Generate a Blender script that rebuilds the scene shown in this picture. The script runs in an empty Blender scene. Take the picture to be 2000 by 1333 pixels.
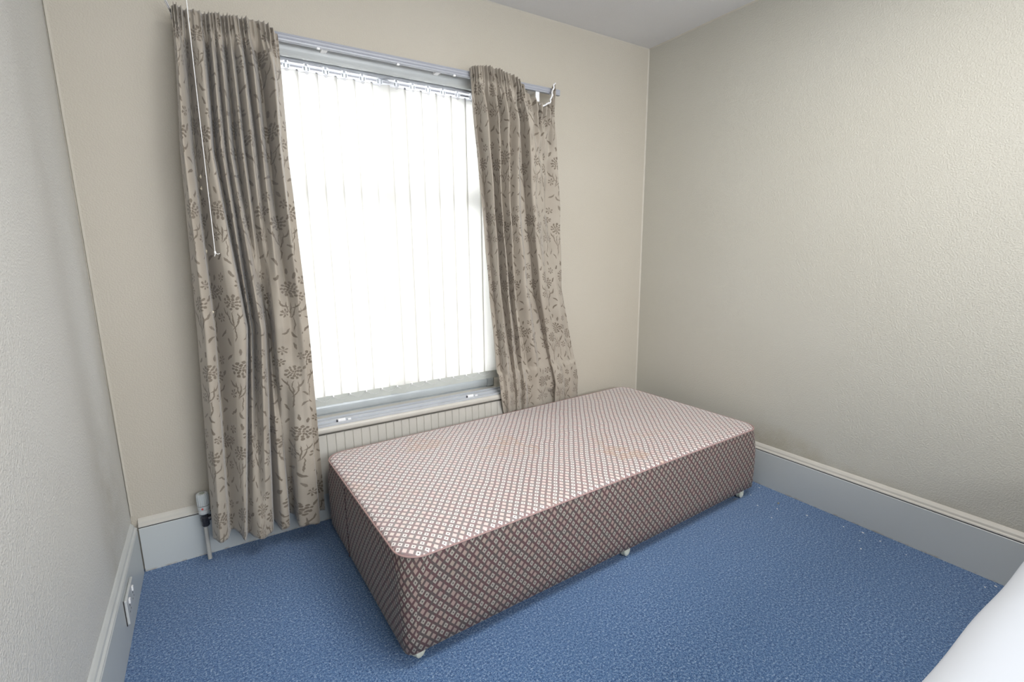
import bpy, bmesh, math, random
from mathutils import Vector, Matrix
random.seed(7)
S = bpy.context.scene
COL = S.collection

# ---------------------------------------------------------------- camera
CAM = (0.3557, -2.2839, 1.2604)
yaw, pitch, roll, FPX = math.radians(32.0163), math.radians(-10.6736), math.radians(-0.5522), 942.34
fwd = Vector((math.sin(yaw)*math.cos(pitch), math.cos(yaw)*math.cos(pitch), math.sin(pitch)))
rt = Vector((math.cos(yaw), -math.sin(yaw), 0)); up = rt.cross(fwd)
r2 = rt*math.cos(roll)+up*math.sin(roll); u2 = -rt*math.sin(roll)+up*math.cos(roll)
cd = bpy.data.cameras.new('camera'); cam = bpy.data.objects.new('camera', cd); COL.objects.link(cam)
m3 = Matrix((r2, u2, -fwd)).transposed()
cam.matrix_world = Matrix.Translation(CAM) @ m3.to_4x4()
cd.sensor_width = 36; cd.sensor_fit = 'HORIZONTAL'; cd.lens = FPX/2000*36; cd.clip_start = .02
S.camera = cam

# ---------------------------------------------------------------- sky, light, exposure
W = bpy.data.worlds.new('overcast_sky'); S.world = W; W.use_nodes = True
bg = W.node_tree.nodes['Background']; bg.inputs[0].default_value = (.93, .965, 1.0, 1); bg.inputs[1].default_value = 12.0
S.view_settings.view_transform = 'Standard'; S.view_settings.look = 'None'
S.view_settings.gamma = 1; S.view_settings.use_curve_mapping = False
S.view_settings.exposure = 0.1
cy = S.cycles
cy.max_bounces = 10; cy.diffuse_bounces = 7; cy.glossy_bounces = 4; cy.transmission_bounces = 8; cy.transparent_max_bounces = 12
cy.sample_clamp_indirect = 6; cy.use_denoising = True; cy.caustics_reflective = False; cy.caustics_refractive = False

def portal(loc, rot, sx, sy):
    l = bpy.data.lights.new('sky_portal', 'AREA'); l.shape = 'RECTANGLE'; l.size = sx; l.size_y = sy
    l.cycles.is_portal = True
    o = bpy.data.objects.new('sky_portal', l); COL.objects.link(o); o.location = loc; o.rotation_euler = rot
    return o
RW, RD, RH = 2.793, 3.55, 2.460          # room width, depth, height
WX0, WX1, WZ0, WZ1 = .60, 1.722, .475, 2.066
portal(((WX0+WX1)/2, .27, (WZ0+WZ1)/2), (math.radians(-90), 0, 0), 1.2, 1.7)   # daylight through the front window
BX0, BX1, BZ0, BZ1 = .25, 2.55, .95, 2.30
portal(((BX0+BX1)/2, -RD-.27, (BZ0+BZ1)/2), (math.radians(90), 0, 0), 2.5, 1.6)   # fill daylight through the added rear window

l = bpy.data.lights.new('ceiling_fill', 'AREA'); l.shape = 'DISK'; l.size = 1.1; l.energy = 33; l.color = (1.0, .97, .93)
lo = bpy.data.objects.new('ceiling_fill', l); COL.objects.link(lo); lo.location = (1.45, -1.75, 2.43)   # added unseen fill light, above the frame

# ---------------------------------------------------------------- node helper
class V:
    def __init__(s, nt, sock): s.nt = nt; s.s = sock
    def op(s, o, b=None, c=None, clamp=False):
        n = s.nt.nodes.new('ShaderNodeMath'); n.operation = o; n.use_clamp = clamp
        for i, v in enumerate((s, b, c)):
            if v is None: continue
            if isinstance(v, V): s.nt.links.new(v.s, n.inputs[i])
            else: n.inputs[i].default_value = v
        return V(s.nt, n.outputs[0])
    def __add__(s, b): return s.op('ADD', b)
    def __radd__(s, b): return s.op('ADD', b)
    def __sub__(s, b): return s.op('SUBTRACT', b)
    def __mul__(s, b): return s.op('MULTIPLY', b)
    def __rmul__(s, b): return s.op('MULTIPLY', b)
    def __truediv__(s, b): return s.op('DIVIDE', b)
    def absv(s): return s.op('ABSOLUTE')
    def floor(s): return s.op('FLOOR')
    def frac(s): return s.op('FRACT')
    def mod(s, b): return s.op('FLOORED_MODULO', b)
    def mx(s, b): return s.op('MAXIMUM', b)
    def lt(s, b, w=.05):      # 1 where s < b, soft
        return s.op('SUBTRACT', b).op('MULTIPLY', -1.0/w).op('ADD', .5, clamp=True)

class Mat:
    def __init__(s, name):
        s.m = bpy.data.materials.new(name); s.m.use_nodes = True; s.nt = s.m.node_tree
        s.b = s.nt.nodes['Principled BSDF']; s.out = s.nt.nodes['Material Output']
    def n(s, t, **k):
        n = s.nt.nodes.new(t)
        for a, v in k.items(): setattr(n, a, v)
        return n
    def coord(s, kind='Object', scale=None):
        c = s.n('ShaderNodeTexCoord').outputs[kind]
        if scale:
            mp = s.n('ShaderNodeMapping'); mp.inputs['Scale'].default_value = scale
            s.nt.links.new(c, mp.inputs[0]); c = mp.outputs[0]
        return c
    def noise(s, vec, scale, detail=2, rough=.5, col=False):
        n = s.n('ShaderNodeTexNoise'); n.inputs['Scale'].default_value = scale; n.inputs['Detail'].default_value = detail
        n.inputs['Roughness'].default_value = rough
        s.nt.links.new(vec, n.inputs['Vector']); return V(s.nt, n.outputs['Color' if col else 'Fac'])
    def uv(s):
        x = s.n('ShaderNodeSeparateXYZ'); s.nt.links.new(s.n('ShaderNodeTexCoord').outputs['UV'], x.inputs[0])
        return V(s.nt, x.outputs[0]), V(s.nt, x.outputs[1])
    def xyz(s):
        x = s.n('ShaderNodeSeparateXYZ'); s.nt.links.new(s.n('ShaderNodeTexCoord').outputs['Object'], x.inputs[0])
        return [V(s.nt, x.outputs[i]) for i in range(3)]
    def mix(s, f, a, b):
        n = s.n('ShaderNodeMix'); n.data_type = 'RGBA'
        for sock, v in ((n.inputs[0], f), (n.inputs[6], a), (n.inputs[7], b)):
            if isinstance(v, V): s.nt.links.new(v.s, sock)
            elif isinstance(v, (int, float)): sock.default_value = v
            else: sock.default_value = (*v, 1)
        return V(s.nt, n.outputs[2])
    def ramp(s, f, stops):
        n = s.n('ShaderNodeValToRGB'); s.nt.links.new(f.s, n.inputs[0]); e = n.color_ramp.elements
        while len(e) < len(stops): e.new(.5)
        for i, (p, c) in enumerate(stops):
            e[i].position = p; e[i].color = (*c, 1) if isinstance(c, tuple) else (c, c, c, 1)
        return V(s.nt, n.outputs[0])
    def bump(s, h, dist, strength=1.0):
        n = s.n('ShaderNodeBump'); n.inputs['Distance'].default_value = dist; n.inputs['Strength'].default_value = strength
        s.nt.links.new(h.s, n.inputs['Height']); s.nt.links.new(n.outputs[0], s.b.inputs['Normal']); return n
    def set(s, color=None, rough=.6, spec=.5, **k):
        if isinstance(color, V): s.nt.links.new(color.s, s.b.inputs['Base Color'])
        elif color: s.b.inputs['Base Color'].default_value = (*color, 1)
        s.b.inputs['Roughness'].default_value = rough; s.b.inputs['Specular IOR Level'].default_value = spec
        for a, v in k.items(): s.b.inputs[a.replace('_', ' ')].default_value = v
        return s

def plain(name, color, rough=.5, spec=.5, **k):
    m = Mat(name)
    nz = m.noise(m.coord(), 14, 3)
    c = m.mix(m.ramp(nz, [(.35, 0.), (.75, 1.)]), color, tuple(v*.93 for v in color))
    m.set(c, rough, spec, **k); return m.m

# ---- wallpaper: embossed woodchip paper painted cream
def wallmat(name, color, stain=None, bump=.55, rough=.62, spec=.35):
    m = Mat(name); c = m.coord()
    big = m.noise(c, 1.3, 3)
    col = m.mix(m.ramp(big, [(.35, 0.), (.7, 1.)]), color, tuple(v*f for v, f in zip(color, (.965, .96, .945))))
    if stain:
        x, y, z = m.xyz()
        for (ax, px, pw, z0, zw, sc, amt) in stain:
            u = (x if ax == 'x' else y)
            d = ((u-px)/pw)*((u-px)/pw) + ((z-z0)/zw)*((z-z0)/zw)
            f = d.lt(1.0, 1.6) * m.ramp(m.noise(c, 9, 4, .65), [(.3, 0.), (.7, 1.)]) * amt
            col = m.mix(f, col, sc)
    h1 = m.ramp(m.noise(c, 165, 2, .55), [(.42, 0.), (.62, 1.)])
    h2 = m.noise(c, 320, 2, .6)
    m.set(col, rough, spec)
    m.bump(h1*.8 + h2*.35, .0014, bump)
    return m.m
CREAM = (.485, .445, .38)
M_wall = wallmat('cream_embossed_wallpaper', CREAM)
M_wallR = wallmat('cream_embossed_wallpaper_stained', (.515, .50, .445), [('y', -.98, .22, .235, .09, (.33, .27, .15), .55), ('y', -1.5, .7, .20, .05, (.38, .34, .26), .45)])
M_wallL = wallmat('cream_embossed_wallpaper_bulged_lit', (.60, .595, .57), [('y', -.30, .16, .25, .5, (.36, .32, .24), .35), ('y', -1.6, .5, 1.3, .7, (.50, .46, .40), .35)], .8, .45, .5)  # same paint as the other walls, coloured paler and cooler to look lit
M_ceil = wallmat('white_ceiling_paper', (.68, .68, .69))
M_caulk = plain('cream_caulk', (.51, .475, .41), .6)
M_gloss = plain('white_gloss_paint', (.52, .54, .54), .32, .5)
M_gloss2 = plain('cream_gloss_paint', (.52, .50, .455), .4, .5)
M_crack = plain('dark_crack', (.03, .025, .025), .9)
M_upvc = plain('white_upvc', (.50, .53, .55), .25, .5)
M_alu = plain('white_lacquered_aluminium', (.42, .44, .47), .3, .5)
M_track = plain('grey_white_curtain_rail', (.36, .37, .41), .35, .5)
M_clip = plain('white_plastic', (.85, .85, .86), .35, .5)
M_black = plain('blackened_brass', (.045, .045, .055), .35, .5, Metallic=.4)
M_grey = plain('grey_rubber', (.30, .33, .27), .5)
M_weight = plain('grey_green_weight_pocket', (.50, .52, .49), .7)
M_red = plain('red_plastic', (.5, .07, .06), .5)
M_cast = plain('aged_cream_plastic', (.72, .72, .60), .4)
M_cord = plain('white_cord', (.85, .85, .84), .6)
M_lint = plain('cream_lint', (.75, .67, .53), .9)
M_steel = plain('dull_steel', (.25, .25, .26), .4, .5, Metallic=.8)

# ---- skirting paint with scuffs near the carpet
def skirt():
    m = Mat('scuffed_white_skirting_paint'); c = m.coord(); x, y, z = m.xyz()
    nz = m.noise(c, 28, 4, .7)
    edge = z.lt(.005, .008)*m.ramp(nz, [(.45, 0.), (.6, 1.)])
    spots = m.ramp(m.noise(c, 45, 2), [(.74, 0.), (.78, 1.)])*.6
    col = m.mix(edge*.7, (.49, .515, .515), (.30, .24, .18)); col = m.mix(spots, col, (.4, .4, .38))
    m.set(col, .35, .45); m.bump(m.noise(c, 30, 2), .0008, .4); return m.m
M_skirt = skirt()

# ---- carpet
def carpet():
    m = Mat('blue_speckled_loop_carpet'); c = m.coord()
    a = m.noise(c, 300, 2, .6); b = m.noise(c, 140, 2, .6); d = m.noise(c, 3, 3)
    vz = m.n('ShaderNodeTexVoronoi'); vz.inputs['Scale'].default_value = 330; m.nt.links.new(c, vz.inputs['Vector'])
    cell = V(m.nt, vz.outputs['Distance'])
    t = a*.5 + b*.5
    col = m.ramp(t, [(.38, (.014, .048, .145)), (.47, (.058, .132, .285)), (.54, (.115, .21, .38)), (.65, (.40, .49, .63))])
    col = m.mix(m.ramp(d, [(.3, 0.), (.75, .25)]), col, (.06, .135, .27))
    m.set(col, .95, .15); m.b.inputs['Sheen Weight'].default_value = .25; m.b.inputs['Sheen Roughness'].default_value = .5
    m.bump(a*.6 + cell*.5 + b*.5, .004, .8); return m.m
M_carpet = carpet()

# ---- divan fabric: worn top coloured paler as window-lit, sides darker as shaded
def divan(top):
    m = Mat('worn_lit_diamond_divan_fabric' if top else 'shaded_brown_diamond_divan_fabric'); u, v = m.uv()
    wob = m.n('ShaderNodeTexCoord').outputs['UV']
    w1 = m.noise(wob, 6, 2) - .5; w2 = m.noise(wob, 5.1, 2) - .5
    u = u + w1*.012; v = v + w2*.012
    a = u/.0290; b = v/.0345
    p = a + b; q = a - b
    fp = (p.frac()-.5).absv(); fq = (q.frac()-.5).absv()
    sq = fp.mx(fq)
    loz = sq.lt(.315, .05)
    ip, iq = p.floor(), q.floor()
    sel = ip.mod(3).op('COMPARE', 0, .1).mx(iq.mod(3).op('COMPARE', 1, .1))
    dot = sq.lt(.095, .05)*sel
    ring = (sq-.20).absv().lt(.03, .03)
    tone = (ip*1.37+iq*2.11).op('SINE')*.5+.5
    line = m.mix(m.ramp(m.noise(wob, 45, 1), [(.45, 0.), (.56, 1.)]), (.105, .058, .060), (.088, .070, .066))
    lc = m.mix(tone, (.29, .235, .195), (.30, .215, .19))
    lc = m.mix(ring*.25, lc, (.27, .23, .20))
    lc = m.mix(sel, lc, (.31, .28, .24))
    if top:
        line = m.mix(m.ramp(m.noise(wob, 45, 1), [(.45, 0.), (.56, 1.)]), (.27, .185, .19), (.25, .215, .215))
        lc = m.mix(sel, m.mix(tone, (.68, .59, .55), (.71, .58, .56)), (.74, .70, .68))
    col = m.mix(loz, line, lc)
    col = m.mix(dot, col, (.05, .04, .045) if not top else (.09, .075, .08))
    if top:
        st = m.noise(wob, 3.1, 4, .6)
        st = m.ramp(st, [(.545, 0.), (.575, 1.), (.60, .25), (.72, 0.)])
        near = m.ramp(m.noise(wob, 1.4, 1), [(.45, 0.), (.6, 1.)])
        col = m.mix(st*near*.38, col, (.42, .24, .12))
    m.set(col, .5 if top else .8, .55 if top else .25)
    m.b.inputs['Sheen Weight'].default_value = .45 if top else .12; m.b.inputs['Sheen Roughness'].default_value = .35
    m.bump(m.noise(wob, 700, 1)*.5+loz*.5, .0008, .6); return m.m
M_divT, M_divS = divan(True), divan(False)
M_pipe = plain('mauve_piping', (.36, .235, .22), .75)
M_thread = plain('dark_thread', (.06, .035, .04), .9)

# ---- curtain fabric
def curtain_mat():
    m = Mat('beige_burnout_velvet_with_flower_sprays'); u, v = m.uv()
    nt = m.nt; uvs = m.n('ShaderNodeTexCoord').outputs['UV']
    u = u + (m.noise(uvs, 22, 1)-.5)*.016 + (m.noise(uvs, 75, 1)-.5)*.009; v = v + (m.noise(uvs, 20, 1)-.5)*.016 + (m.noise(uvs, 68, 1)-.5)*.009
    TU, TV = .24, .30
    row = (v/TV).floor()
    uu = (u + row.mod(2)*(TU*.5)).mod(TU); vv = v.mod(TV)
    tot = None
    def acc(x):
        nonlocal tot
        tot = x if tot is None else tot.mx(x)
    def flower(cx, cyy, rings, k=1.0):
        dx = uu-cx; dy = (vv-cyy)/k
        r = (dx*dx+dy*dy).op('SQRT'); th = dy.op('ARCTAN2', dx)/(2*math.pi)
        for (r0, w, n, duty, ph) in rings:
            hw = math.pi*r0/n*duty
            a = ((th*n+ph).frac()-.5).absv()*(2*math.pi*r0/n)/hw
            b = (r-r0)/(w*1.15)
            acc((a*a+b*b).lt(1.0, .6))
    def stroke(cx, cyy, ang, a, b, k=0.0):
        dx = uu-cx; dy = vv-cyy; c, s = math.cos(ang), math.sin(ang)
        lx = dx*c+dy*s; ly = dy*c-dx*s
        if k: ly = ly - lx*lx*k
        lx = lx/a; ly = ly/(b*1.2)
        acc((lx*lx+ly*ly).lt(1.0, .5))
    big = [(.0075, .0046, 4, .74, .1), (.0195, .0062, 8, .70, .35), (.0335, .0066, 11, .66, .0)]
    mid = [(.0065, .0040, 4, .72, .2), (.0170, .0056, 7, .70, .1), (.0290, .0058, 10, .62, .3)]
    sml = [(.004, .0026, 4, .5, 0.), (.0125, .0050, 6, .6, .2)]
    flower(.065, .215, big, .8); flower(.170, .175, mid, .85)
    flower(.120, .222, [(.0065, .0038, 4, .7, .4), (.0155, .0050, 7, .66, .2)], .85); flower(.135, .270, sml); flower(.205, .245, sml); flower(.030, .120, sml); flower(.105, .115, sml)
    for (cx, cyy, an, a, b, k) in [
        (.060, .130, 1.45, .030, .0022, 5), (.075, .125, 1.15, .034, .0024, 9), (.045, .140, 1.9, .026, .0024, -9),
        (.090, .150, .75, .026, .0030, 12), (.028, .155, 2.4, .024, .0030, -12), (.068, .075, 1.5, .030, .002, 4),
        (.165, .105, 1.6, .034, .0023, -5), (.182, .100, 1.25, .034, .0024, 8), (.150, .110, 1.95, .030, .0026, -8),
        (.200, .125, .8, .024, .0032, 12), (.135, .135, 2.3, .020, .0032, -12), (.170, .055, 1.5, .028, .0022, 6),
        (.030, .045, .6, .018, .0040, 10), (.060, .030, 2.3, .017, .0042, -10), (.110, .050, .9, .020, .0036, 10),
        (.140, .025, 2.2, .018, .0040, 8), (.205, .045, .5, .018, .0042, -12), (.215, .085, 2.6, .018, .0036, 10),
        (.110, .190, 2.0, .013, .0045, 0), (.018, .262, .8, .014, .0045, 0), (.092, .268, 1.2, .013, .0045, 0),
        (.215, .195, .9, .014, .0045, 0), (.185, .285, 2.0, .014, .0042, 0), (.060, .285, 1.7, .013, .0042, 0)]:
        stroke(cx, cyy, an, a, b, k)
    nap = m.noise(uvs, 6, 3)
    base = m.mix(m.ramp(nap, [(.3, 0.), (.7, 1.)]), (.42, .375, .315), (.355, .31, .255))
    fade = m.ramp(m.noise(uvs, 9, 2), [(.3, .75), (.6, 1.)])
    f = tot*fade
    col = m.mix(f, base, (.17, .14, .108))
    m.set(col, .75, .3)
    m.b.inputs['Sheen Weight'].default_value = .35; m.b.inputs['Sheen Roughness'].default_value = .45
    m.bump(m.noise(uvs, 500, 1)*.4 - tot*.6, .0008, .6)
    tr = m.n('ShaderNodeBsdfTranslucent'); nt.links.new(col.s, tr.inputs[0])
    mx = m.n('ShaderNodeMixShader'); mx.inputs[0].default_value = .10
    nt.links.new(m.b.outputs[0], mx.inputs[1]); nt.links.new(tr.outputs[0], mx.inputs[2]); nt.links.new(mx.outputs[0], m.out.inputs[0])
    return m.m
M_curt = curtain_mat()
def slat_mat():
    m = Mat('cream_woven_blind_fabric'); c = m.coord()
    col = m.mix(m.noise(c, 160, 2), (.80, .785, .745), (.84, .83, .80)); m.set(col, .8, .2)
    tr = m.n('ShaderNodeBsdfTranslucent'); tr.inputs[0].default_value = (.90, .895, .875, 1)
    mx = m.n('ShaderNodeMixShader'); mx.inputs[0].default_value = .55
    m.nt.links.new(m.b.outputs[0], mx.inputs[1]); m.nt.links.new(tr.outputs[0], mx.inputs[2]); m.nt.links.new(mx.outputs[0], m.out.inputs[0])
    return m.m
M_slat = slat_mat()
def hang_mat():
    m = Mat('translucent_white_plastic'); m.set((.9, .9, .9), .4, .4)
    tr = m.n('ShaderNodeBsdfTranslucent'); tr.inputs[0].default_value = (.95, .95, .97, 1)
    mx = m.n('ShaderNodeMixShader'); mx.inputs[0].default_value = .8
    m.nt.links.new(m.b.outputs[0], mx.inputs[1]); m.nt.links.new(tr.outputs[0], mx.inputs[2]); m.nt.links.new(mx.outputs[0], m.out.inputs[0])
    return m.m
M_hang = hang_mat()
def glass_mat():
    m = Mat('window_glass'); m.nt.nodes.remove(m.b)
    t = m.n('ShaderNodeBsdfTransparent'); g = m.n('ShaderNodeBsdfGlossy'); g.inputs['Roughness'].default_value = .02
    fr = m.n('ShaderNodeFresnel'); mx = m.n('ShaderNodeMixShader')
    m.nt.links.new(fr.outputs[0], mx.inputs[0]); m.nt.links.new(t.outputs[0], mx.inputs[1]); m.nt.links.new(g.outputs[0], mx.inputs[2])
    m.nt.links.new(mx.outputs[0], m.out.inputs[0]); return m.m
M_glass = glass_mat()
def duvet_mat():
    m = Mat('white_cotton'); c = m.coord(); m.set((.50, .525, .57), .85, .2); m.bump(m.noise(c, 9, 3)+m.noise(c, 600, 1)*.03, .004, .4); return m.m
M_duvet = duvet_mat()
M_flake = plain('white_paint_flake', (.8, .8, .78), .7)
M_grit = plain('grey_grit', (.25, .25, .22), .8)

# ---------------------------------------------------------------- mesh helpers
def link(name, bm, mat, parent=None, smooth=False, loc=None):
    me = bpy.data.meshes.new(name); bm.normal_update(); bm.to_mesh(me); bm.free()
    for mt in (mat if isinstance(mat, (list, tuple)) else [mat]): me.materials.append(mt)
    if smooth:
        for p in me.polygons: p.use_smooth = True
    o = bpy.data.objects.new(name, me); COL.objects.link(o)
    if loc is not None: o.location = loc
    if parent: o.parent = parent
    return o
def tag(o, label, cat, group=None, kind=None):
    if label: o['label'] = label
    if cat: o['category'] = cat
    if group: o['group'] = group
    if kind: o['kind'] = kind
    return o
def struct(o, label=None, cat=None):
    o['kind'] = 'structure'
    if label: o['label'] = label
    if cat: o['category'] = cat
    return o
def empty(name, loc, label, cat, group=None):
    o = bpy.data.objects.new(name, None); COL.objects.link(o); o.location = loc; o.empty_display_size = .05
    return tag(o, label, cat, group)
def box(bm, x0, x1, y0, y1, z0, z1, bev=0, seg=2, mi=0):
    n0 = set(bm.faces)
    r = bmesh.ops.create_cube(bm, size=1)
    vs = r['verts']
    for v in vs: v.co = Vector(((x0+x1)/2+v.co.x*(x1-x0), (y0+y1)/2+v.co.y*(y1-y0), (z0+z1)/2+v.co.z*(z1-z0)))
    if bev:
        es = list({e for v in vs for e in v.link_edges})
        bmesh.ops.bevel(bm, geom=es, offset=bev, segments=seg, affect='EDGES', profile=.5)
    for f in bm.faces:
        if f not in n0: f.material_index = mi
def prism(bm, prof, axis, a0, a1, closed=True):
    """extrude a 2-D profile along axis; profile coords fill the other two axes in order"""
    def P(a, p):
        return {'x': (a, p[0], p[1]), 'y': (p[0], a, p[1]), 'z': (p[0], p[1], a)}[axis]
    A = [bm.verts.new(P(a0, p)) for p in prof]; B = [bm.verts.new(P(a1, p)) for p in prof]
    n = len(prof)
    for i in range(n if closed else n-1): bm.faces.new((A[i], A[(i+1) % n], B[(i+1) % n], B[i]))
    if closed: bm.faces.new(A[::-1]); bm.faces.new(B)
    bmesh.ops.recalc_face_normals(bm, faces=bm.faces)
def lathe(bm, prof, center=(0, 0, 0), n=24, axis='z', ribs=0, ribd=0):
    rings = []
    for (r, h) in prof:
        ring = []
        for i in range(n):
            a = 2*math.pi*i/n; rr = r - (ribd if ribs and (i*ribs//n) % 2 and r > ribd*3 else 0)
            p = (rr*math.cos(a), rr*math.sin(a), h)
            if axis == 'x': p = (p[2], p[0], p[1])
            if axis == 'y': p = (p[0], p[2], p[1])
            ring.append(bm.verts.new(Vector(p)+Vector(center)))
        rings.append(ring)
    for a, b in zip(rings, rings[1:]):
        for i in range(n): bm.faces.new((a[i], a[(i+1) % n], b[(i+1) % n], b[i]))
    bm.faces.new(rings[0][::-1]); bm.faces.new(rings[-1])
    bmesh.ops.recalc_face_normals(bm, faces=bm.faces)
def tube(bm, pts, r, n=8, closed=False):
    pts = [Vector(p) for p in pts]; rings = []; N = len(pts); prev = None
    for i, p in enumerate(pts):
        if closed: d = pts[(i+1) % N]-pts[i-1]
        else: d = pts[min(i+1, N-1)]-pts[max(i-1, 0)]
        d.normalize()
        if prev is None:
            a = Vector((0, 0, 1)) if abs(d.z) < .9 else Vector((1, 0, 0))
            u = d.cross(a).normalized()
        else: u = (prev - d*prev.dot(d)).normalized()
        prev = u; w = d.cross(u)
        rr = r[i] if isinstance(r, (list, tuple)) else r
        rings.append([bm.verts.new(p+u*math.cos(2*math.pi*k/n)*rr+w*math.sin(2*math.pi*k/n)*rr) for k in range(n)])
    for i in range(N if closed else N-1):
        a, b = rings[i], rings[(i+1) % N]
        for k in range(n): bm.faces.new((a[k], a[(k+1) % n], b[(k+1) % n], b[k]))
    if not closed: bm.faces.new(rings[0][::-1]); bm.faces.new(rings[-1])
    bmesh.ops.recalc_face_normals(bm, faces=bm.faces)
def new(): return bmesh.new()

# ---------------------------------------------------------------- room shell
bm = new(); box(bm, -.1, RW+.1, -RD-.1, .1, -.06, 0); struct(link('floor', bm, M_carpet))
bm = new(); box(bm, -.3, RW+.3, -RD-.3, .3, RH, RH+.15); struct(link('ceiling', bm, M_ceil))
def holed(name, x0, x1, hx0, hx1, hz0, hz1, y0, y1, mat):
    bm = new()
    box(bm, x0, hx0, y0, y1, -.06, RH); box(bm, hx1, x1, y0, y1, -.06, RH)
    box(bm, hx0, hx1, y0, y1, -.06, hz0); box(bm, hx0, hx1, y0, y1, hz1, RH)
    return struct(link(name, bm, mat))
holed('wall_back', -.3, RW+.3, WX0, WX1, WZ0-.03, WZ1, 0, .20, M_wall)
holed('wall_front', -.3, RW+.3, BX0, BX1, BZ0, BZ1, -RD-.2, -RD, M_wall)
bm = new(); box(bm, RW, RW+.2, -RD-.2, .2, -.06, RH); struct(link('wall_right', bm, M_wallR))
# left wall: old plaster that bulges towards the window corner
bm = new(); NY, NZ = 90, 40; g = []
for i in range(NY+1):
    y = -RD*(i/NY)**1.6; rowv = []
    for j in range(NZ+1):
        z = -.06+(RH+.06)*j/NZ; d = -y
        x = .010*math.exp(-((d-.16)/.07)**2)*(.6+.4*math.sin(z*2.3)) - .007*math.exp(-((d-.32)/.10)**2) + .006*math.exp(-((d-.55)/.14)**2)*math.cos(z*1.7)
        x += .004*math.sin(d*5+z*1.1)*min(1, d) - .004*math.sin(math.pi*min(1, z/RH))*math.exp(-d/.1)
        x *= max(0, min(1, (z-.22)/.5))
        if d < 1e-6: x = -.004
        rowv.append(bm.verts.new((x-.002, y, z)))
    g.append(rowv)
for i in range(NY):
    for j in range(NZ): bm.faces.new((g[i][j], g[i][j+1], g[i+1][j+1], g[i+1][j]))
ext = bmesh.ops.extrude_face_region(bm, geom=bm.faces[:])
for v in [e for e in ext['geom'] if isinstance(e, bmesh.types.BMVert)]: v.co.x = -.2
bmesh.ops.recalc_face_normals(bm, faces=bm.faces)
struct(link('wall_left', bm, M_wallL, smooth=False))
for p in bpy.data.objects['wall_left'].data.polygons: p.use_smooth = abs(p.normal.x) > .7
# caulk beads in the corners
bm = new(); c = .006
prism(bm, [(RW-c, 0), (RW, -c), (RW+.002, .002)], 'z', .22, RH)
prism(bm, [(RW-c, RH), (RW, RH-c), (RW+.002, RH+.002)], 'y', -RD, 0)
prism(bm, [(0, RH-c), (-c, RH), (.002, RH+.002)], 'x', 0, RW)
prism(bm, [(-.002, 0), (.006, 0), (0, -c)], 'z', .24, RH)
struct(link('trim_1', bm, M_caulk))

# skirtings: flat board, open crack, moulded capping
def skirt_profile(sgn, w):       # returns board, crack, cap profile in (offset-from-wall, z)
    board = [(0, 0), (.020, 0), (.020, .186), (.018, .188), (0, .188)]
    cap = [(0, .192), (.019, .192), (.0205, .194), (.0195, .198), (.014, .203), (.012, .211), (.006, .219), (0, .224)]
    return board, cap
board, cap = skirt_profile(1, 0)
def skirting(name, axis, fn, a0, a1, capm, capscale=1.0):
    bm = new(); prism(bm, [fn(*p) for p in board], axis, a0, a1); b = struct(link(name, bm, M_skirt))
    bm = new(); prism(bm, [fn(*p) for p in cap], axis, a0, a1); link('capping', bm, capm, b)
    bm = new(); prism(bm, [fn(*p) for p in [(0, .1875), (.0165, .1875), (.0165, .1925), (0, .1925)]], axis, a0, a1); link('crack', bm, M_crack, b)
skirting('baseboard_back', 'x', lambda o, z: (-o, z), .0195, RW-.0195, M_gloss2)
skirting('baseboard_right', 'y', lambda o, z: (RW-o, z), -RD, 0, M_gloss2)
skirting('baseboard_left', 'y', lambda o, z: (o-.004, z), -RD, -.026, M_gloss)
skirting('baseboard_front', 'x', lambda o, z: (-RD+o, z), .02, RW-.02, M_gloss)

# unseen rear window, added to let in fill light: plain frame, three lights
bm = new()
for (a, b_, c_, d) in [(BX0, BX1, BZ0, BZ0+.06), (BX0, BX1, BZ1-.06, BZ1)]: box(bm, a, b_, -RD-.12, -RD-.06, c_, d, .004)
for x in (BX0, BX0+.61, BX0+1.23, BX1-.06): box(bm, x, x+.06, -RD-.12, -RD-.06, BZ0+.06, BZ1-.06, .004)
w2 = struct(link('fill_window', bm, M_upvc))
bm = new(); box(bm, BX0+.05, BX1-.05, -RD-.093, -RD-.087, BZ0+.05, BZ1-.05); link('pane', bm, M_glass, w2)

# ---------------------------------------------------------------- front window
bm = new()
FY0, FY1 = .105, .165
def frame_bar(bm, x0, x1, z0, z1): box(bm, x0, x1, FY0, FY1, z0, z1, .008, 3)
frame_bar(bm, WX0, WX0+.05, WZ0, WZ1); frame_bar(bm, WX1-.05, WX1, WZ0, WZ1)
frame_bar(bm, WX0+.05, WX1-.05, WZ1-.052, WZ1)
# rounded bottom rail
prof = [(FY1, WZ0), (FY0+.004, WZ0)] + [(FY0+.012-.016*math.sin(a), WZ0+.032-.028*math.cos(a)) for a in [math.pi*k/10 for k in range(11)]] + [(FY0+.004, WZ0+.066), (FY0+.004, WZ0+.105), (FY0+.010, WZ0+.110), (FY1, WZ0+.110)]
prism(bm, prof, 'x', WX0+.05, WX1-.05)
win = struct(link('window_1', bm, M_upvc, smooth=False))
bm = new(); box(bm, 1.140, 1.180, FY0-.004, FY1, WZ0+.06, WZ1-.055, .006); link('mullion', bm, M_upvc, win)
bm = new(); box(bm, WX0+.05, 1.140, FY0, FY1, 1.50, 1.54, .006); box(bm, 1.180, WX1-.05, FY0, FY1, 1.50, 1.54, .006); link('transom', bm, M_upvc, win)
bm = new(); box(bm, WX0+.04, WX1-.04, .132, .138, WZ0+.05, WZ1-.045); link('pane', bm, M_glass, win)
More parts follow.
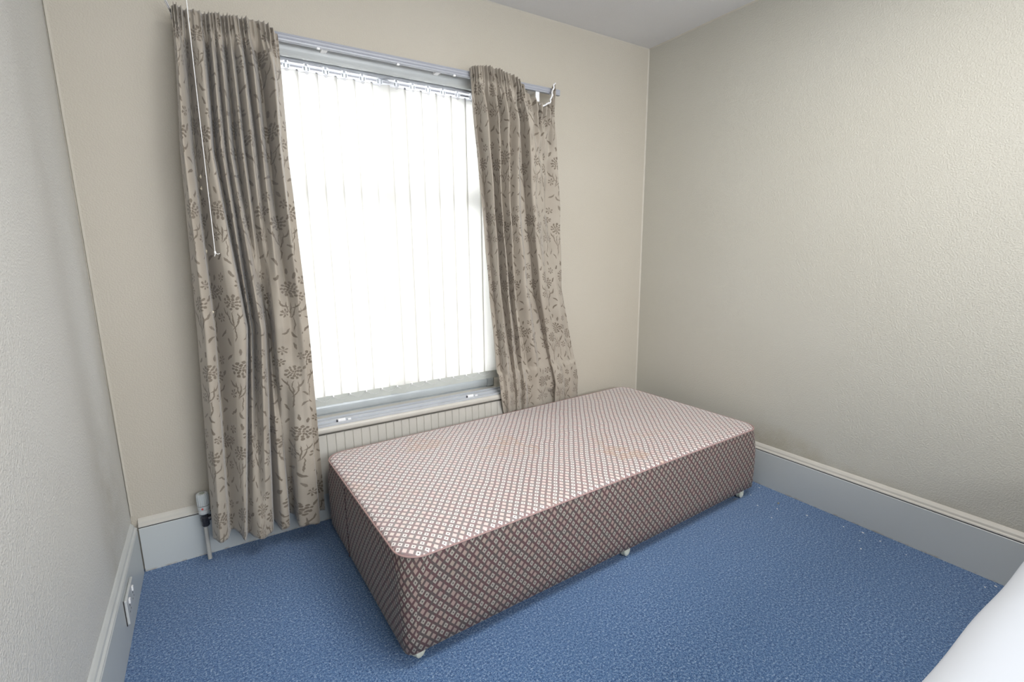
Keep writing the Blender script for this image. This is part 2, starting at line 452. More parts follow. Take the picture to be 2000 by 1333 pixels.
# window catch on the mullion
bm = new(); box(bm, 1.150, 1.170, FY0-.018, FY0-.004, 1.36, 1.40, .003); lathe(bm, [(.006, 0), (.006, .02)], (1.16, FY0-.03, 1.385), 10, 'y'); link('window_catch', bm, M_black, win)
# sill board with moulded front, then the twin secondary-glazing rails
bm = new()
prof = [(.170, .445), (-.060, .445), (-.068, .449), (-.071, .457), (-.0715, .466), (-.068, .473), (-.062, .475), (.170, .475)]
prism(bm, prof, 'x', WX0+.001, WX1-.001); struct(link('trim_2', bm, M_gloss2))
bm = new()
z = .475
prof = [(-.060, z), (-.060, z+.007), (-.057, z+.009), (-.045, z+.009), (-.043, z+.004), (-.034, z+.004), (-.032, z+.016), (-.027, z+.018), (-.016, z+.018),
        (-.014, z+.006), (-.004, z+.006), (-.002, z+.022), (.004, z+.023), (.010, z+.020), (.012, z)]
prism(bm, prof, 'x', WX0+.003, WX1-.003)
rail = tag(link('secondary_glazing_rail', bm, M_alu), 'white aluminium twin-groove sliding rail fixed along the front window sill', 'rail')
for cx in (.80, 1.475):
    bm = new(); box(bm, cx, cx+.035, -.041, -.030, z+.004, z+.019, .002); box(bm, cx+.045, cx+.06, -.040, -.034, z+.004, z+.014, .001); link('catch', bm, M_clip, rail)
    bm = new(); box(bm, cx-.006, cx-.001, -.041, -.033, z+.004, z+.017, .001); link('stop', bm, M_black, rail)
# head casing above the opening, rounded under-edge
bm = new()
prof = [(.002, 2.100), (-.016, 2.098), (-.024, 2.092)] + [(-.024+.024*(1-math.cos(a)), 2.086-.046*math.sin(a)) for a in [math.pi*k/20 for k in range(11)]] + [(.006, 2.040), (.006, 2.064), (.002, 2.066)]
prism(bm, prof, 'x', WX0-.02, WX1+.02); struct(link('trim_3', bm, M_gloss))

# ---------------------------------------------------------------- vertical blind
PITCH = .0783; HX = [.725+PITCH*k for k in range(-1, 13)]
HX = [x for x in HX if x < WX1-.02]
bl = empty('vertical_blind', (1.15, .05, 2.03), 'closed cream vertical blind with a beaded bottom chain in the front window', 'blind')
def off(bm):
    for v in bm.verts: v.co -= Vector((1.15, .05, 2.03))
    return bm
bm = new(); prism(bm, [(.026, 2.064), (.022, 2.060), (.022, 2.036), (.030, 2.034), (.070, 2.034), (.078, 2.038), (.078, 2.064)], 'x', WX0+.012, WX1-.012)
link('headrail', off(bm), M_alu, bl)
ZB, ZT = .545, 2.008
slat_me = {}
for k, x in enumerate(HX):
    ang = math.radians(random.uniform(-8, -4)); wob = random.uniform(-.6, .6)
    if k == 6: ang = math.radians(-22)
    if k == 7: ang = math.radians(-3)
    bm = new(); hw = .0445; n = 8; nz = 24; fr = []; dx, dy = math.cos(ang), math.sin(ang)
    for j in range(nz+1):
        z = ZB+(ZT-ZB)*j/nz; row_ = []; tw = math.radians(2.2*wob*math.sin(3.1*j/nz+k))
        cdx, cdy = math.cos(ang+tw), math.sin(ang+tw)
        for i in range(n+1):
            s = (i/n-.5)*2; d = s*hw; bow = .0035*(1-s*s)
            row_.append(bm.verts.new((x+d*cdx+bow*cdy-1.15, .050+d*cdy-bow*cdx-.05, z-2.03)))
        fr.append(row_)
    for j in range(nz):
        for i in range(n): bm.faces.new((fr[j][i], fr[j][i+1], fr[j+1][i+1], fr[j+1][i]))
    sl = link('slat', bm, M_slat, bl, smooth=True)
    sm = sl.modifiers.new('thick', 'SOLIDIFY'); sm.thickness = .0006; sm.offset = 0
    # weighted hem pocket
    bm = new(); hh = .042
    for s0, s1 in ((-.0435, .0435),):
        prism(bm, [(x+s0*dx-.0022*dy*-1-1.15, .0015+s0*dy-.0), (x+s1*dx-1.15, .0015+s1*dy), (x+s1*dx-1.15, -.0050+s1*dy), (x+s0*dx-1.15, -.0050+s0*dy)], 'z', ZB-2.03-.001, ZB+hh-2.03)
    link('weight', bm, M_weight, sl)
    # hanger: slotted plate on the slat top, with the stem that clips to the carrier
    bm = new()
    box(bm, x-.043-1.15, x+.043-1.15, -.0035, .0015, ZT-.004-2.03, ZT+.005-2.03, .001, 1)
    box(bm, x-.005-1.15, x+.005-1.15, -.003, .001, ZT+.005-2.03, 2.034-2.03, .0008, 1)
    lathe(bm, [(.0070, -.003), (.0070, .003)], (x-1.15, -.002, ZT-.003-2.03), 14, 'y')
    link('hanger', bm, M_hang, bl)
    # spacer link to the next carrier: a thin rectangular loop
    if k < len(HX)-1:
        a, b_ = x+.010-1.15, HX[k+1]-.010-1.15; bm = new()
        z0, z1 = 2.012-2.03, 2.030-2.03
        box(bm, a, b_, -.001, .001, z1-.0035, z1); box(bm, a, b_, -.001, .001, z0, z0+.0075); box(bm, a, a+.005, -.001, .001, z0+.0075, z1-.0035); box(bm, b_-.005, b_, -.001, .001, z0+.0075, z1-.0035)
        sp = link('spacer', bm, M_hang, bl)
        bm = new(); box(bm, a+.006, b_-.006, -.002, .002, z0+.0080, z1-.0040); link('slot_bar', bm, M_track, sp)
        # bead chain loop between neighbouring weights
        bm = new(); nb = 13
        for i in range(nb+1):
            t = i/nb; xx = x+(HX[k+1]-x)*t-1.15; zz = ZB+.040-.019*4*t*(1-t)-2.03
            bmesh.ops.create_icosphere(bm, subdivisions=1, radius=.0017, matrix=Matrix.Translation((xx, -.012, zz)))
        box(bm, x-.004-1.15, x+.004-1.15, -.014, -.006, ZB+.036-2.03, ZB+.044-2.03, .001, 1)
        link('bead_chain', bm, M_clip, bl)

# ---------------------------------------------------------------- curtain rail
tr = empty('curtain_rail', (1.2, -.08, 2.08), 'grey-white ribbed plastic curtain rail fixed above the front window', 'curtain rail')
bm = new(); y0 = -.088
prof = [(-.066, 2.093), (-.086, 2.093), (-.0875, 2.0905), (-.0865, 2.0885), (-.0885, 2.0865), (-.0865, 2.084), (-.0865, 2.078), (-.0885, 2.0755), (-.0865, 2.073), (-.0885, 2.070), (-.0875, 2.066), (-.084, 2.0645), (-.070, 2.0645), (-.066, 2.068)]
prism(bm, prof, 'x', .345, 2.045)
for v in bm.verts: v.co -= Vector((1.2, -.08, 2.08)); 
link('rail', bm, M_track, tr)
for x in (.38, .86, 1.36, 1.905):
    bm = new(); box(bm, x-.012-1.2, x+.012-1.2, .012, .081, -.012, .008, .002); (box(bm, x-.012-1.2, x+.012-1.2, .000, .006, -.062, -.010, .002) if x > 1.8 else None)
    link('bracket', bm, M_clip, tr)
for x in (.44, .50, .56, .62, .83, 1.16, 1.43, 1.53, 1.60, 1.67, 1.74, 1.985):
    bm = new(); box(bm, x-.006-1.2, x+.006-1.2, -.006, .004, -.021, -.0145, .0015); link('glider', bm, M_clip, tr)
bm = new(); tube(bm, [(.322-1.2, -.02, .055), (.335-1.2, -.025, .035), (.345-1.2, -.02, .010), (.350-1.2, 0, .0)], .0022, 6); tube(bm, [(.318-1.2, -.018, .052), (.331-1.2, -.023, .033), (.341-1.2, -.018, .010), (.348-1.2, .002, .0)], .0012, 6)
link('end_hook', bm, M_steel, tr)

# ---------------------------------------------------------------- curtains
def crom(p0, p1, p2, p3, t):
    return .5*((2*p1)+(-p0+p2)*t+(2*p0-5*p1+4*p2-p3)*t*t+(-p0+3*p1-3*p2+p3)*t*t*t)
def sample(row, s):
    n = len(row)-1; f = s*n; i = min(int(f), n-1); t = f-i
    P = [row[max(i-1, 0)], row[i], row[i+1], row[min(i+2, n)]]
    # softened ease keeps overhanging steps crisp
    return tuple(crom(P[0][k], P[1][k], P[2][k], P[3][k], t)*.6+(P[1][k]*(1-t)+P[2][k]*t)*.4 for k in (0, 1))
def build_curtain(name, rows, top, hem, origin, width_m, pleats, ns=300, nt=190, yshift=0):
    """rows: [(z, [(x,y)...])] top to bottom;  top(s)->z, hem(s)->z"""
    bm = new(); uvl = bm.loops.layers.uv.new('uv'); grid = []; zs = [r[0] for r in rows]
    rnd = random.Random(hash(name) % 97 if False else len(rows[0][1]))
    ph = [rnd.uniform(0, 6.28) for _ in range(6)]
    for j in range(nt+1):
        t = j/nt; t = t if t > .12 else t    # t from top (0) to hem (1)
        line = []
        for i in range(ns+1):
            s = i/ns
            zt, zh = top(s), hem(s); z = zt+(zh-zt)*t
            zl = zs[0]+(zs[-1]-zs[0])*0  # placeholder for clarity of the lookup below
            # locate between authored rows
            k = 0
            while k < len(zs)-2 and z < zs[k+1]: k += 1
            a = (z-zs[k])/(zs[k+1]-zs[k]); a = max(-.25 if k == 0 else 0, min(1.08, a)); a_ = a
            xa, ya = sample(rows[k][1], s); xb, yb = sample(rows[k+1][1], s)
            x = xa+(xb-xa)*a_; y = ya+(yb-ya)*a_
            d = zt-z                                   # distance below the header edge
            g = math.exp(-(max(0, d-.05)/.06)**2)        # gathered heading
            mid = -.112
            amp = 1.95 if (zs[-1] < .2 or z > .6) else 1.0
            y = min(mid+(y-mid)*(amp-(amp-.45)*g), -.074 if z > .45 else 0)
            pz = s*pleats*2*math.pi + .8*math.sin(s*9+ph[0])
            pin = 1-.55*math.exp(-((d-.075)/.014)**2)
            y += -.0135*g*math.sin(pz)*pin*(.8+.35*math.sin(s*31+ph[1]))*(1.5 if nt == 191 and s > .62 else 1)
            x += .0022*g*math.cos(pz*1.0)*pin
            soft = 1-math.exp(-(d/.12)**2)
            y += soft*(.0035*math.sin(s*53+ph[2]+z*3)+.003*math.sin(s*29+z*7+ph[3]))*(1 if d < .9 else .7)
            y += .0022*math.sin(z*21+s*17+ph[4])*soft
            if z > 2.045: y = min(y, -.0925)
            line.append(bm.verts.new((x-origin[0], y+yshift-origin[1], z-origin[2])))
        grid.append(line)
    # arc-length based u from the widest row
    jm = int(nt*.6); arc = [0]
    for i in range(ns): arc.append(arc[-1]+(grid[jm][i+1].co-grid[jm][i].co).length)
    sc = width_m/arc[-1]
    for j in range(nt):
        for i in range(ns):
            f = bm.faces.new((grid[j][i], grid[j+1][i], grid[j+1][i+1], grid[j][i+1]))
            for lp, (ii, jj) in zip(f.loops, ((i, j), (i, j+1), (i+1, j+1), (i+1, j))):
                zt = top(ii/ns); lp[uvl].uv = (arc[ii]*sc, .3*0+(grid[jj][ii].co.z+origin[2])*1.0)
    return bm, grid
Lrows = [
 (2.09, [(.350,-.100),(.357,-.125),(.368,-.125),(.385,-.095),(.405,-.125),(.428,-.13),(.446,-.09),(.46,-.13),(.472,-.11),(.484,-.13),(.501,-.095),(.516,-.13),(.528,-.115),(.541,-.14),(.560,-.10),(.575,-.14),(.603,-.095),(.622,-.135),(.640,-.15),(.655,-.13),(.678,-.10)]),
 (1.90, [(.342,-.110),(.350,-.138),(.362,-.132),(.378,-.092),(.401,-.135),(.424,-.142),(.441,-.088),(.455,-.14),(.470,-.11),(.482,-.138),(.501,-.09),(.516,-.142),(.530,-.115),(.546,-.15),(.566,-.10),(.581,-.142),(.612,-.085),(.630,-.13),(.644,-.155),(.658,-.125),(.684,-.10)]),
 (1.626, [(0.323, -0.12), (0.334, -0.15), (0.352, -0.135), (0.366, -0.09), (0.396, -0.14), (0.416, -0.15), (0.431, -0.085), (0.449, -0.145), (0.465, -0.11), (0.477, -0.14), (0.499, -0.085), (0.515, -0.145), (0.53, -0.115), (0.547, -0.15), (0.572, -0.105), (0.583, -0.135), (0.613, -0.08), (0.628, -0.12), (0.64, -0.155), (0.656, -0.12), (0.681, -0.1)]),
 (.963, [(0.302, -0.12), (0.328, -0.155), (0.357, -0.14), (0.362, -0.095), (0.42, -0.145), (0.459, -0.15), (0.476, -0.09), (0.482, -0.12), (0.497, -0.085), (0.512, -0.15), (0.528, -0.135), (0.541, -0.085), (0.549, -0.1), (0.559, -0.095), (0.563, -0.15), (0.589, -0.155), (0.621, -0.14), (0.639, -0.15), (0.66, -0.155), (0.67, -0.11), (0.702, -0.1)]),
 (.166, [(0.266, -0.12), (0.291, -0.15), (0.317, -0.14), (0.33, -0.11), (0.366, -0.14), (0.38, -0.15), (0.392, -0.12), (0.41, -0.14), (0.433, -0.155), (0.457, -0.15), (0.481, -0.14), (0.495, -0.095), (0.516, -0.14), (0.543, -0.14), (0.558, -0.085), (0.578, -0.09), (0.582, -0.15), (0.622, -0.155), (0.66, -0.15), (0.678, -0.1), (0.700, -0.11)])]
def lerp_tab(tab):
    def f(s):
        for (a, va), (b, vb) in zip(tab, tab[1:]):
            if s <= b:
                t = (s-a)/(b-a); t = t*t*(3-2*t); return va+(vb-va)*t
        return tab[-1][1]
    return f
topL = lerp_tab([(0, 2.092), (.05, 2.104), (.2, 2.094), (.5, 2.103), (.8, 2.106), (.93, 2.098), (1, 2.078)])
hemL0 = lerp_tab([(0, .122), (.08, .122), (.16, .128), (.25, .103), (.5, .100), (.75, .098), (1, .092)])
hemL = lambda s: hemL0(s)+.004*math.sin(s*40)+.0025*math.sin(s*83)
CL = empty('curtain', (.52, -.12, 2.08), 'long patterned beige curtain left of the blind, reaching below the sill almost to the carpet', 'curtain', None)
bm, gl = build_curtain('drape', Lrows, topL, hemL, (.52, -.12, 2.08), 1.05, 24)
# moth-fluff positions read from the grid before the mesh is freed
def near(grid, org, x, z):
    best = None
    for j in range(0, len(grid), 2):
        for i in range(0, len(grid[0]), 1):
            v = grid[j][i].co; d = (v.x+org[0]-x)**2+(v.z+org[2]-z)**2-(.02*max(0, -(v.y))) * .002
            if best is None or d < best[0]: best = (d, v.copy())
    return best[1]
lint = [near(gl, (.52, -.12, 2.08), x, z) for (x, z) in ((.375, 1.535), (.374, 1.498), (.362, 1.268), (.356, 1.03))]
dl = link('drape', bm, M_curt, CL, smooth=True); so = dl.modifiers.new('thick', 'SOLIDIFY'); so.thickness = .0018; so.offset = 0
for p in lint:
    bm = new(); bmesh.ops.create_icosphere(bm, subdivisions=2, radius=.006)
    for v in bm.verts: v.co = Vector((v.co.x*.8+.002*math.sin(v.co.z*700), v.co.y*.45, v.co.z*1.2+.0015*math.sin(v.co.x*900)))+p+Vector((0, -.003, 0))
    link('fluff', bm, M_lint, CL, smooth=True)
Rrows = [
 (2.10, [(1.497,-.105),(1.520,-.100),(1.545,-.128),(1.575,-.10),(1.605,-.128),(1.628,-.10),(1.650,-.13),(1.680,-.10),(1.705,-.128),(1.740,-.10),(1.765,-.125),(1.82,-.122),(1.885,-.12),(1.950,-.11),(1.992,-.105)]),
 (1.898, [(1.511, -0.11), (1.536, -0.1), (1.553, -0.14), (1.605, -0.08), (1.632, -0.13), (1.662, -0.1), (1.679, -0.14), (1.722, -0.1), (1.745, -0.13), (1.798, -0.09), (1.806, -0.13), (1.857, -0.125), (1.909, -0.12), (1.966, -0.1), (1.999, -0.11)]),
 (1.49, [(1.546, -0.11), (1.578, -0.1), (1.584, -0.14), (1.64, -0.08), (1.638, -0.13), (1.677, -0.1), (1.689, -0.13), (1.723, -0.1), (1.741, -0.13), (1.822, -0.075), (1.821, -0.135), (1.85, -0.135), (1.91, -0.12), (1.951, -0.1), (2.034, -0.11)]),
 (1.033, [(1.59, -0.105), (1.617, -0.095), (1.621, -0.135), (1.673, -0.085), (1.677, -0.125), (1.721, -0.095), (1.724, -0.12), (1.76, -0.095), (1.799, -0.125), (1.881, -0.07), (1.877, -0.13), (1.928, -0.125), (1.964, -0.095), (2.029, -0.105), (2.073, -0.095)]),
 (.484, [(1.649, -0.092), (1.675, -0.092), (1.693, -0.117), (1.744, -0.08), (1.752, -0.108), (1.792, -0.08), (1.803, -0.105), (1.841, -0.078), (1.902, -0.102), (2.031, -0.055), (2.023, -0.100), (2.065, -0.098), (2.108, -0.078), (2.147, -0.092), (2.212, -0.078)]),
 (.30, [(1.700, -0.050), (1.715, -0.052), (1.725, -0.060), (1.770, -0.045), (1.780, -0.060), (1.812, -0.045), (1.825, -0.060), (1.861, -0.045), (1.92, -0.060), (2.041, -0.035), (2.043, -0.060), (2.085, -0.056), (2.128, -0.045), (2.167, -0.052), (2.232, -0.045)])]
topR = lerp_tab([(0, 2.098), (.08, 2.112), (.25, 2.122), (.45, 2.118), (.62, 2.106), (.70, 2.090), (.80, 2.020), (.88, 1.985), (.93, 2.005), (1, 2.108)])
hemR = lambda s: .235+.003*math.sin(s*40)
CR = empty('curtain', (1.75, -.11, 2.08), 'beige curtain right of the blind, heading sagging off the rail, foot behind the bed base', 'curtain')
bm, gr = build_curtain('drape', Rrows, topR, hemR, (1.75, -.11, 2.08), 1.15, 26, nt=191)
# swag folds hanging from the drooping heading
for row_ in gr:
    for i, v in enumerate(row_):
        s = i/(len(row_)-1); z = v.co.z+2.08
        if s > .70:
            e = math.sin(math.pi*(s-.70)/.30); d = topR(s)-z
            w = e*math.exp(-((d-.20)/.22)**2)
            v.co.y -= .012*w*math.sin((z-1.62+2.2*(s-.85)**2*4)*38)
            v.co.y += .010*w
            v.co.y -= .014*math.sin(s*118)*e*math.exp(-(d/.30)**2)*(1-math.exp(-(d/.05)**2))
dr = link('drape', bm, M_curt, CR, smooth=True); so = dr.modifiers.new('thick', 'SOLIDIFY'); so.thickness = .0018; so.offset = 0
bm = new(); pts = []
for i in range(26):
    s = .86+.14*i/25; x, y = sample(Rrows[0][1], s); pts.append((x-1.75+.003*math.sin(i*1.9), y+.11-.006+.004*math.cos(i*1.9), topR(s)+.002-2.08))
tube(bm, pts, .0042, 8); link('header_tape', bm, M_clip, CR, smooth=True)

# pull cord
bm = new(); pts = [(.396, -.172, 2.112), (.394, -.174, 1.9), (.392, -.176, 1.6), (.390, -.176, 1.265)]
tube(bm, [(.398, -.085, 2.088), (.397, -.12, 2.125), (.396, -.16, 2.122)] + pts, .0013, 6)
pc = tag(link('pull_cord', bm, M_cord), 'thin white knotted cord hanging down over the left curtain', 'cord')
bm = new(); lathe(bm, [(.001, 0), (.0035, .004), (.0035, .010), (.001, .014)], (.390, -.176, 1.255), 10)
tube(bm, [(.390, -.176, 1.262), (.398, -.178, 1.256), (.405, -.178, 1.259)], .0012, 6); tube(bm, [(.390, -.176, 1.258), (.387, -.177, 1.248)], .0012, 6); link('knot', bm, M_cord, pc)

# ---------------------------------------------------------------- radiator with thermostatic valve
rad = empty('radiator', (.98, -.04, .0), 'low cream fluted panel radiator under the sill, mostly behind the curtains', 'radiator')
bm = new(); X0, X1 = .300, 1.688; prof = [(X0, -.026), (X0, -.052)]
x = X0+.004
while x < X1-.02:
    prof += [(x, -.052), (x+.0012, -.0495), (x+.0032, -.0495), (x+.0044, -.052), (x+.0058, -.0535), (x+.037, -.0535)]; x += .0395
prof += [(X1, -.052), (X1, -.026)]
prism(bm, [(a-.98, b+.04) for a, b in prof], 'z', .15, .435); link('panel', bm, M_gloss2, rad)
vx, vy = .243, -.062
def o2(bm):
    for v in bm.verts: v.co -= Vector((.98, -.04, 0))
    return bm
bm = new(); lathe(bm, [(.0075, 0), (.0075, .165)], (vx-.002, vy, 0), 16); link('pipe', o2(bm), M_gloss2, rad, smooth=False)
bm = new(); lathe(bm, [(.011, .150), (.014, .153), (.014, .172), (.016, .175), (.016, .190), (.013, .194), (.013, .206), (.011, .210)], (vx, vy, 0), 8)
lathe(bm, [(.010, 0), (.012, .004), (.012, .018), (.008, .022), (.008, .062)], (vx+.004, vy, .183), 10, 'x'); link('valve_body', o2(bm), M_black, rad)
bm = new(); lathe(bm, [(.015, .206), (.020, .210), (.0205, .222), (.0185, .224), (.0185, .227), (.0215, .229), (.0215, .243)], (vx, vy, 0), 32)
vc = link('valve_collar', o2(bm), M_gloss, rad)
bm = new(); lathe(bm, [(.004, -.002), (.004, .002)], (vx-.004, vy-.0215, .236), 12, 'y'); link('marker', o2(bm), M_red, vc)
bm = new(); lathe(bm, [(.0195, .2445), (.0222, .2465), (.0222, .287), (.0205, .295), (.013, .296), (.011, .293)], (vx, vy, 0), 96, 'z', 32, .0038)
vh = link('valve_head', o2(bm), M_gloss, rad)
bm = new(); lathe(bm, [(.0105, .2935), (.0105, .2955), (.007, .2965)], (vx, vy, 0), 20); link('cap', o2(bm), M_grey, vh)

# ---------------------------------------------------------------- divan bed base
BYAW = math.radians(1.96)
BL, BW, BZ, BT = 1.90, .925, .046, .372
div = empty('divan_bed_base', (.742, -1.055, 0), 'bare single divan base in brown diamond-pattern fabric against the front window wall', 'bed base')
div.rotation_euler = (0, 0, BYAW)
def rrect(L, Wd, r, inset, n=12, per=.03):
    """rounded rectangle outline, ccw from mid front; returns [(x,y,u)] """
    x0, x1, y0, y1 = inset, L-inset, inset, Wd-inset; pts = []
    def seg(ax, ay, bx, by):
        m = max(1, int(math.hypot(bx-ax, by-ay)/per))
        for i in range(m): pts.append((ax+(bx-ax)*i/m, ay+(by-ay)*i/m))
    def arc(cx, cyy, a0):
        for i in range(n): a = a0+math.pi/2*i/n; pts.append((cx+r*math.cos(a), cyy+r*math.sin(a)))
    seg(x0+r, y0, x1-r, y0); arc(x1-r, y0+r, -math.pi/2); seg(x1, y0+r, x1, y1-r); arc(x1-r, y1-r, 0)
    seg(x1-r, y1, x0+r, y1); arc(x0+r, y1-r, math.pi/2); seg(x0, y1-r, x0, y0+r); arc(x0+r, y0+r, math.pi)
    return pts
levels = [(BZ, .012, .030), (BZ+.006, .004, .030), (BZ+.05, .002, .032), (BZ+.13, .0, .038), (BZ+.21, .0, .046), (BT-.06, .001, .064), (BT-.02, .003, .078), (BT-.004, .006, .082)]
N0 = None; rings = []
bm = new(); uvl = bm.loops.layers.uv.new('uv')
base_pts = rrect(BL, BW, .045, 0)
def ring_at(z, inset, r):
    # keep a fixed vertex count by using the same segment counts
    x0, x1, y0, y1 = inset, BL-inset, inset, BW-inset; pts = []
    def seg(ax, ay, bx, by, m):
        for i in range(m): pts.append((ax+(bx-ax)*i/m, ay+(by-ay)*i/m))
    def arc(cx, cyy, a0):
        for i in range(12): a = a0+math.pi/2*i/12; pts.append((cx+r*math.cos(a), cyy+r*math.sin(a)))
    seg(x0+r, y0, x1-r, y0, 60); arc(x1-r, y0+r, -math.pi/2); seg(x1, y0+r, x1, y1-r, 28); arc(x1-r, y1-r, 0)
    seg(x1-r, y1, x0+r, y1, 60); arc(x0+r, y1-r, math.pi/2); seg(x0, y1-r, x0, y0+r, 28); arc(x0+r, y0+r, math.pi)
    out = []
    for k, (px, py) in enumerate(pts):
        b = .004*math.sin(px*4.1+z*9)*math.sin(py*5+1)
        out.append((px, py+b*.6, z))
    return out
for (z, ins, r) in levels: rings.append([bm.verts.new(p) for p in ring_at(z, ins, r)])
def side_u(k):
    ins, r = levels[k][1], levels[k][2]; out = []; base = 0
    for (ln, m) in ((BL, 60), (BW, 28), (BL, 60), (BW, 28)):
        out += [base+r+(ln-2*r)*i/m for i in range(m)]; base += ln
        out += [base-r+2*r*i/12 for i in range(12)]
    return out+[out[0]+2*(BL+BW)]
us = [side_u(k) for k in range(len(levels))]
for k in range(len(rings)-1):
    a, b_ = rings[k], rings[k+1]; n = len(a)
    for i in range(n):
        f = bm.faces.new((a[i], a[(i+1) % n], b_[(i+1) % n], b_[i]))
        for lp, (u, z) in zip(f.loops, ((us[k][i], levels[k][0]), (us[k][i+1], levels[k][0]), (us[k+1][i+1], levels[k+1][0]), (us[k+1][i], levels[k+1][0]))): lp[uvl].uv = (u, z)
bm.faces.new(rings[0][::-1])
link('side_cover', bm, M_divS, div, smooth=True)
# top panel: gently crowned
bm = new(); uvl = bm.loops.layers.uv.new('uv'); tr_ = []
fac = [(.006, -.004), (.009, .0015), (.016, .0045), (.03, .006), (.06, .008), (.12, .010), (.20, .0115), (.30, .012), (.40, .012), (.44, .012)]
for ins, dz in fac:
    r = max(.010, .080-ins*.15); tr_.append([bm.verts.new((p[0], p[1], p[2]+.0022*math.sin(p[0]*9+1)*math.sin(p[1]*11)*min(1, ins*10))) for p in ring_at(BT+dz, ins, r)])
for a, b_ in zip(tr_, tr_[1:]):
    n = len(a)
    for i in range(n): bm.faces.new((a[i], a[(i+1) % n], b_[(i+1) % n], b_[i]))
bm.faces.new(tr_[-1])
for f in bm.faces:
    for lp in f.loops: lp[uvl].uv = (lp.vert.co.x, lp.vert.co.y)
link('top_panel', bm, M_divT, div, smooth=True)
bm = new(); tube(bm, [(p[0], p[1], p[2]) for p in ring_at(BT-.001, .0035, .081)], .0028, 8, True); link('piping', bm, M_pipe, div, smooth=True)
# stitched seam down the end
for (yy, name) in ((.60, 'seam'),):
    bm = new()
    for k in range(22):
        z0 = BZ+.01+k*.0136
        if z0 > BT-.03: break
        tube(bm, [(-.0005+.002*0, yy, z0), (-.0008, yy+.0005, z0+.0095)], .0016 if k % 3 else .0022, 5)
    link(name, bm, M_thread, div)
# castors
def castor(x, y, rot):
    e = bpy.data.objects.new('castor', None); COL.objects.link(e); e.parent = div; e.location = (x, y, 0); e.rotation_euler = (0, 0, rot); e.empty_display_size = .02
    e['label'] = 'cream plastic castor'
    bm = new(); lathe(bm, [(.020, .0465), (.020, .044), (.0045, .043), (.0045, .030)], (0, .0, 0), 18); link('stem', bm, M_grey, e)
    for s in (-1, 1):
        bm = new(); pr = [(.0225, 0), (.0235, .002), (.0235, .009), (.019, .013), (.010, .0145), (.004, .012)]
        lathe(bm, [(r, s*(h+.001)) for r, h in pr], (.006, 0, .0238), 28, 'y'); link('wheel', bm, M_cast, e, smooth=False)
    return e
for (x, y, r) in ((.052, .046, .5), (BL*.5+.02, .034, .3), (BL-.09, .034, .2), (.045, BW-.08, 1.2), (BL*.5, BW-.05, .4), (BL-.06, BW-.05, .1)): castor(x, y, r)

# ---------------------------------------------------------------- socket on the left skirting
so_ = empty('double_socket', (.0165, -.385, .118), 'grey-white double wall socket on the left skirting board', 'socket')
bm = new(); box(bm, 0, .0085, -.073, .073, -.043, .043, .003, 3); link('faceplate', bm, M_gloss, so_)
bm = new(); box(bm, -.001, .0015, -.0755, -.073, -.045, .045); link('shadow_gap', bm, M_crack, so_)
for yy in (-.036, .036):
    bm = new(); box(bm, .0080, .0125, yy-.006, yy+.006, .012, .028, .001); link('switch', bm, M_clip, so_)
    bm = new(); box(bm, .0080, .0088, yy-.003, yy+.003, .000, .008); box(bm, .0080, .0088, yy-.013, yy-.007, -.016, -.011); box(bm, .0080, .0088, yy+.007, yy+.013, -.016, -.011); link('pin_holes', bm, M_crack, so_)

# ---------------------------------------------------------------- second bed with white duvet, near the camera
b2 = empty('bed', (1.14, -3.0, 0), 'low single bed beneath the white duvet at the right, nearest the camera', 'bed')
bm = new(); box(bm, 0, 1.50, 0, .86, .05, .30, .02, 3); link('base', bm, M_divS, b2)
bm = new(); box(bm, .01, 1.49, .01, .85, .30, .46, .04, 4); link('mattress', bm, M_duvet, b2)
for (x, y) in ((.08, .08), (1.42, .08), (.08, .78), (1.42, .78)):
    bm = new(); lathe(bm, [(.02, 0), (.024, .004), (.024, .046), (.02, .05)], (x, y, 0), 16); link('foot', bm, M_cast, b2)
bm = new(); nx, ny = 110, 90; gg = []
def duv(u, v):     # u along x 0..1.62, v along y 0..1.1 (edge at the far side hangs)
    x = 1.02+u*1.74; t = v*1.09
    z = .505+.002*math.sin(x*7+t*3)+.004*math.sin(t*11+x*2)
    edge = .908
    y = -3.03+t
    if t > edge:
        k = t-edge; a = min(1, k/.10)
        y = -3.03+edge+.085*math.sin(a*math.pi/2)+.0015*math.sin(x*16); z -= .05*(1-math.cos(a*math.pi/2))+max(0, k-.10)*1.0
    if u < .07: z -= (.07-u)*1.6*1.2; x += (.07-u)*.9
    return (x, y, z)
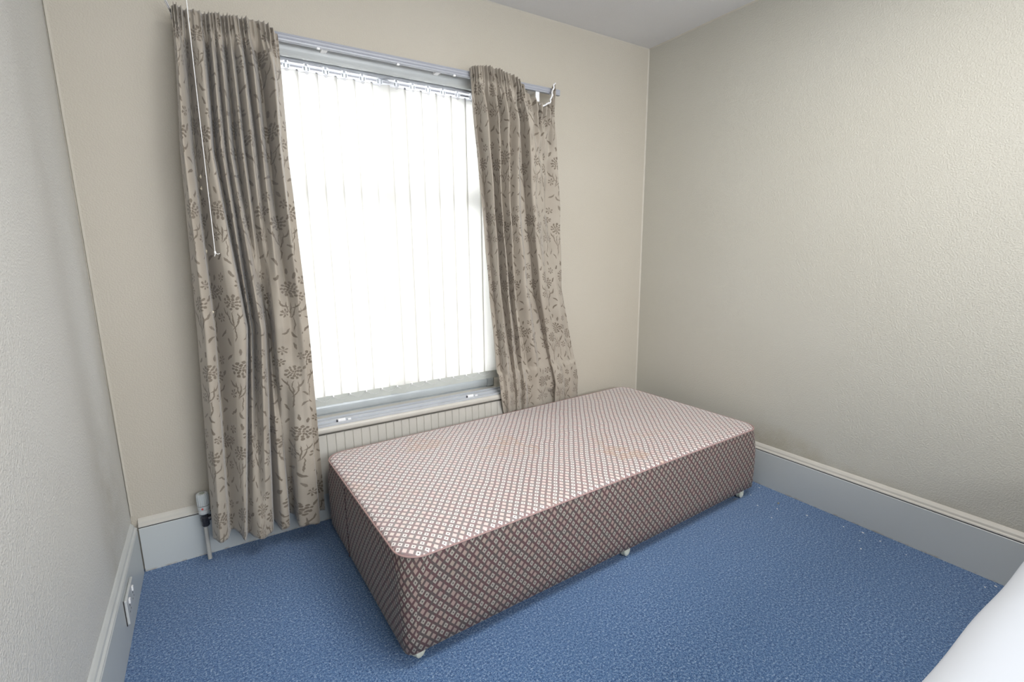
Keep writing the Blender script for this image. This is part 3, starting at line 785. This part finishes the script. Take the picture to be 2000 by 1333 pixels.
for i in range(nx+1):
    gg.append([bm.verts.new(duv(i/nx, j/ny)) for j in range(ny+1)])
for i in range(nx):
    for j in range(ny): bm.faces.new((gg[i][j], gg[i+1][j], gg[i+1][j+1], gg[i][j+1]))
dv = tag(link('duvet', bm, M_duvet, smooth=True), 'white cotton duvet spread on the bed in the lower right corner', 'duvet')
mo = dv.modifiers.new('thick', 'SOLIDIFY'); mo.thickness = .02; mo.offset = -1

# ---------------------------------------------------------------- crumbs on the carpet by the right skirting
crumbs = [(2.70,-.90),(2.73,-.96),(2.66,-.93),(2.62,-.98),(2.55,-1.06),(2.60,-1.13),(2.50,-1.16),(2.66,-1.24),(2.70,-1.38),(2.72,-1.45),(2.64,-1.47),(2.69,-1.62),(2.74,-1.88),(2.70,-1.86),(2.58,-1.50),(2.71,-1.52)]
def flake_mesh():
    bm = new(); bmesh.ops.create_icosphere(bm, subdivisions=1, radius=.0042)
    for v in bm.verts: v.co = Vector((v.co.x*1.5, v.co.y*.7, v.co.z*.5))
    return bm
proto = None
for i, (x, y) in enumerate(crumbs):
    if proto is None:
        proto = link('paint_flake', flake_mesh(), M_flake); o = proto
    else:
        o = proto.copy(); COL.objects.link(o)
    o.location = (x, y, .0018); o.rotation_euler = (0, 0, random.uniform(0, 3)); k = random.uniform(.5, 1.1); o.scale = (k, k, k)
    tag(o, 'tiny white paint flake on the blue carpet beside the right skirting board', 'paint flake', 'paint flakes beside the right skirting')
bm = new(); bmesh.ops.create_icosphere(bm, subdivisions=2, radius=.007)
for v in bm.verts: v.co = Vector((v.co.x*1.1+.002*math.sin(v.co.y*500), v.co.y*.7, v.co.z*.5))
o = tag(link('grit', bm, M_grit, loc=(2.655, -1.105, .003)), 'largest grey crumb of grit on the carpet near the right skirting', 'grit')
bm = new(); tube(bm, [(0, 0, .001), (.012, .004, .0025), (.026, .001, .001)], .0012, 6)
o = tag(link('twig', bm, M_grit, loc=(2.50, -.965, .0)), 'short dark twig on the carpet off the divan corner', 'twig')
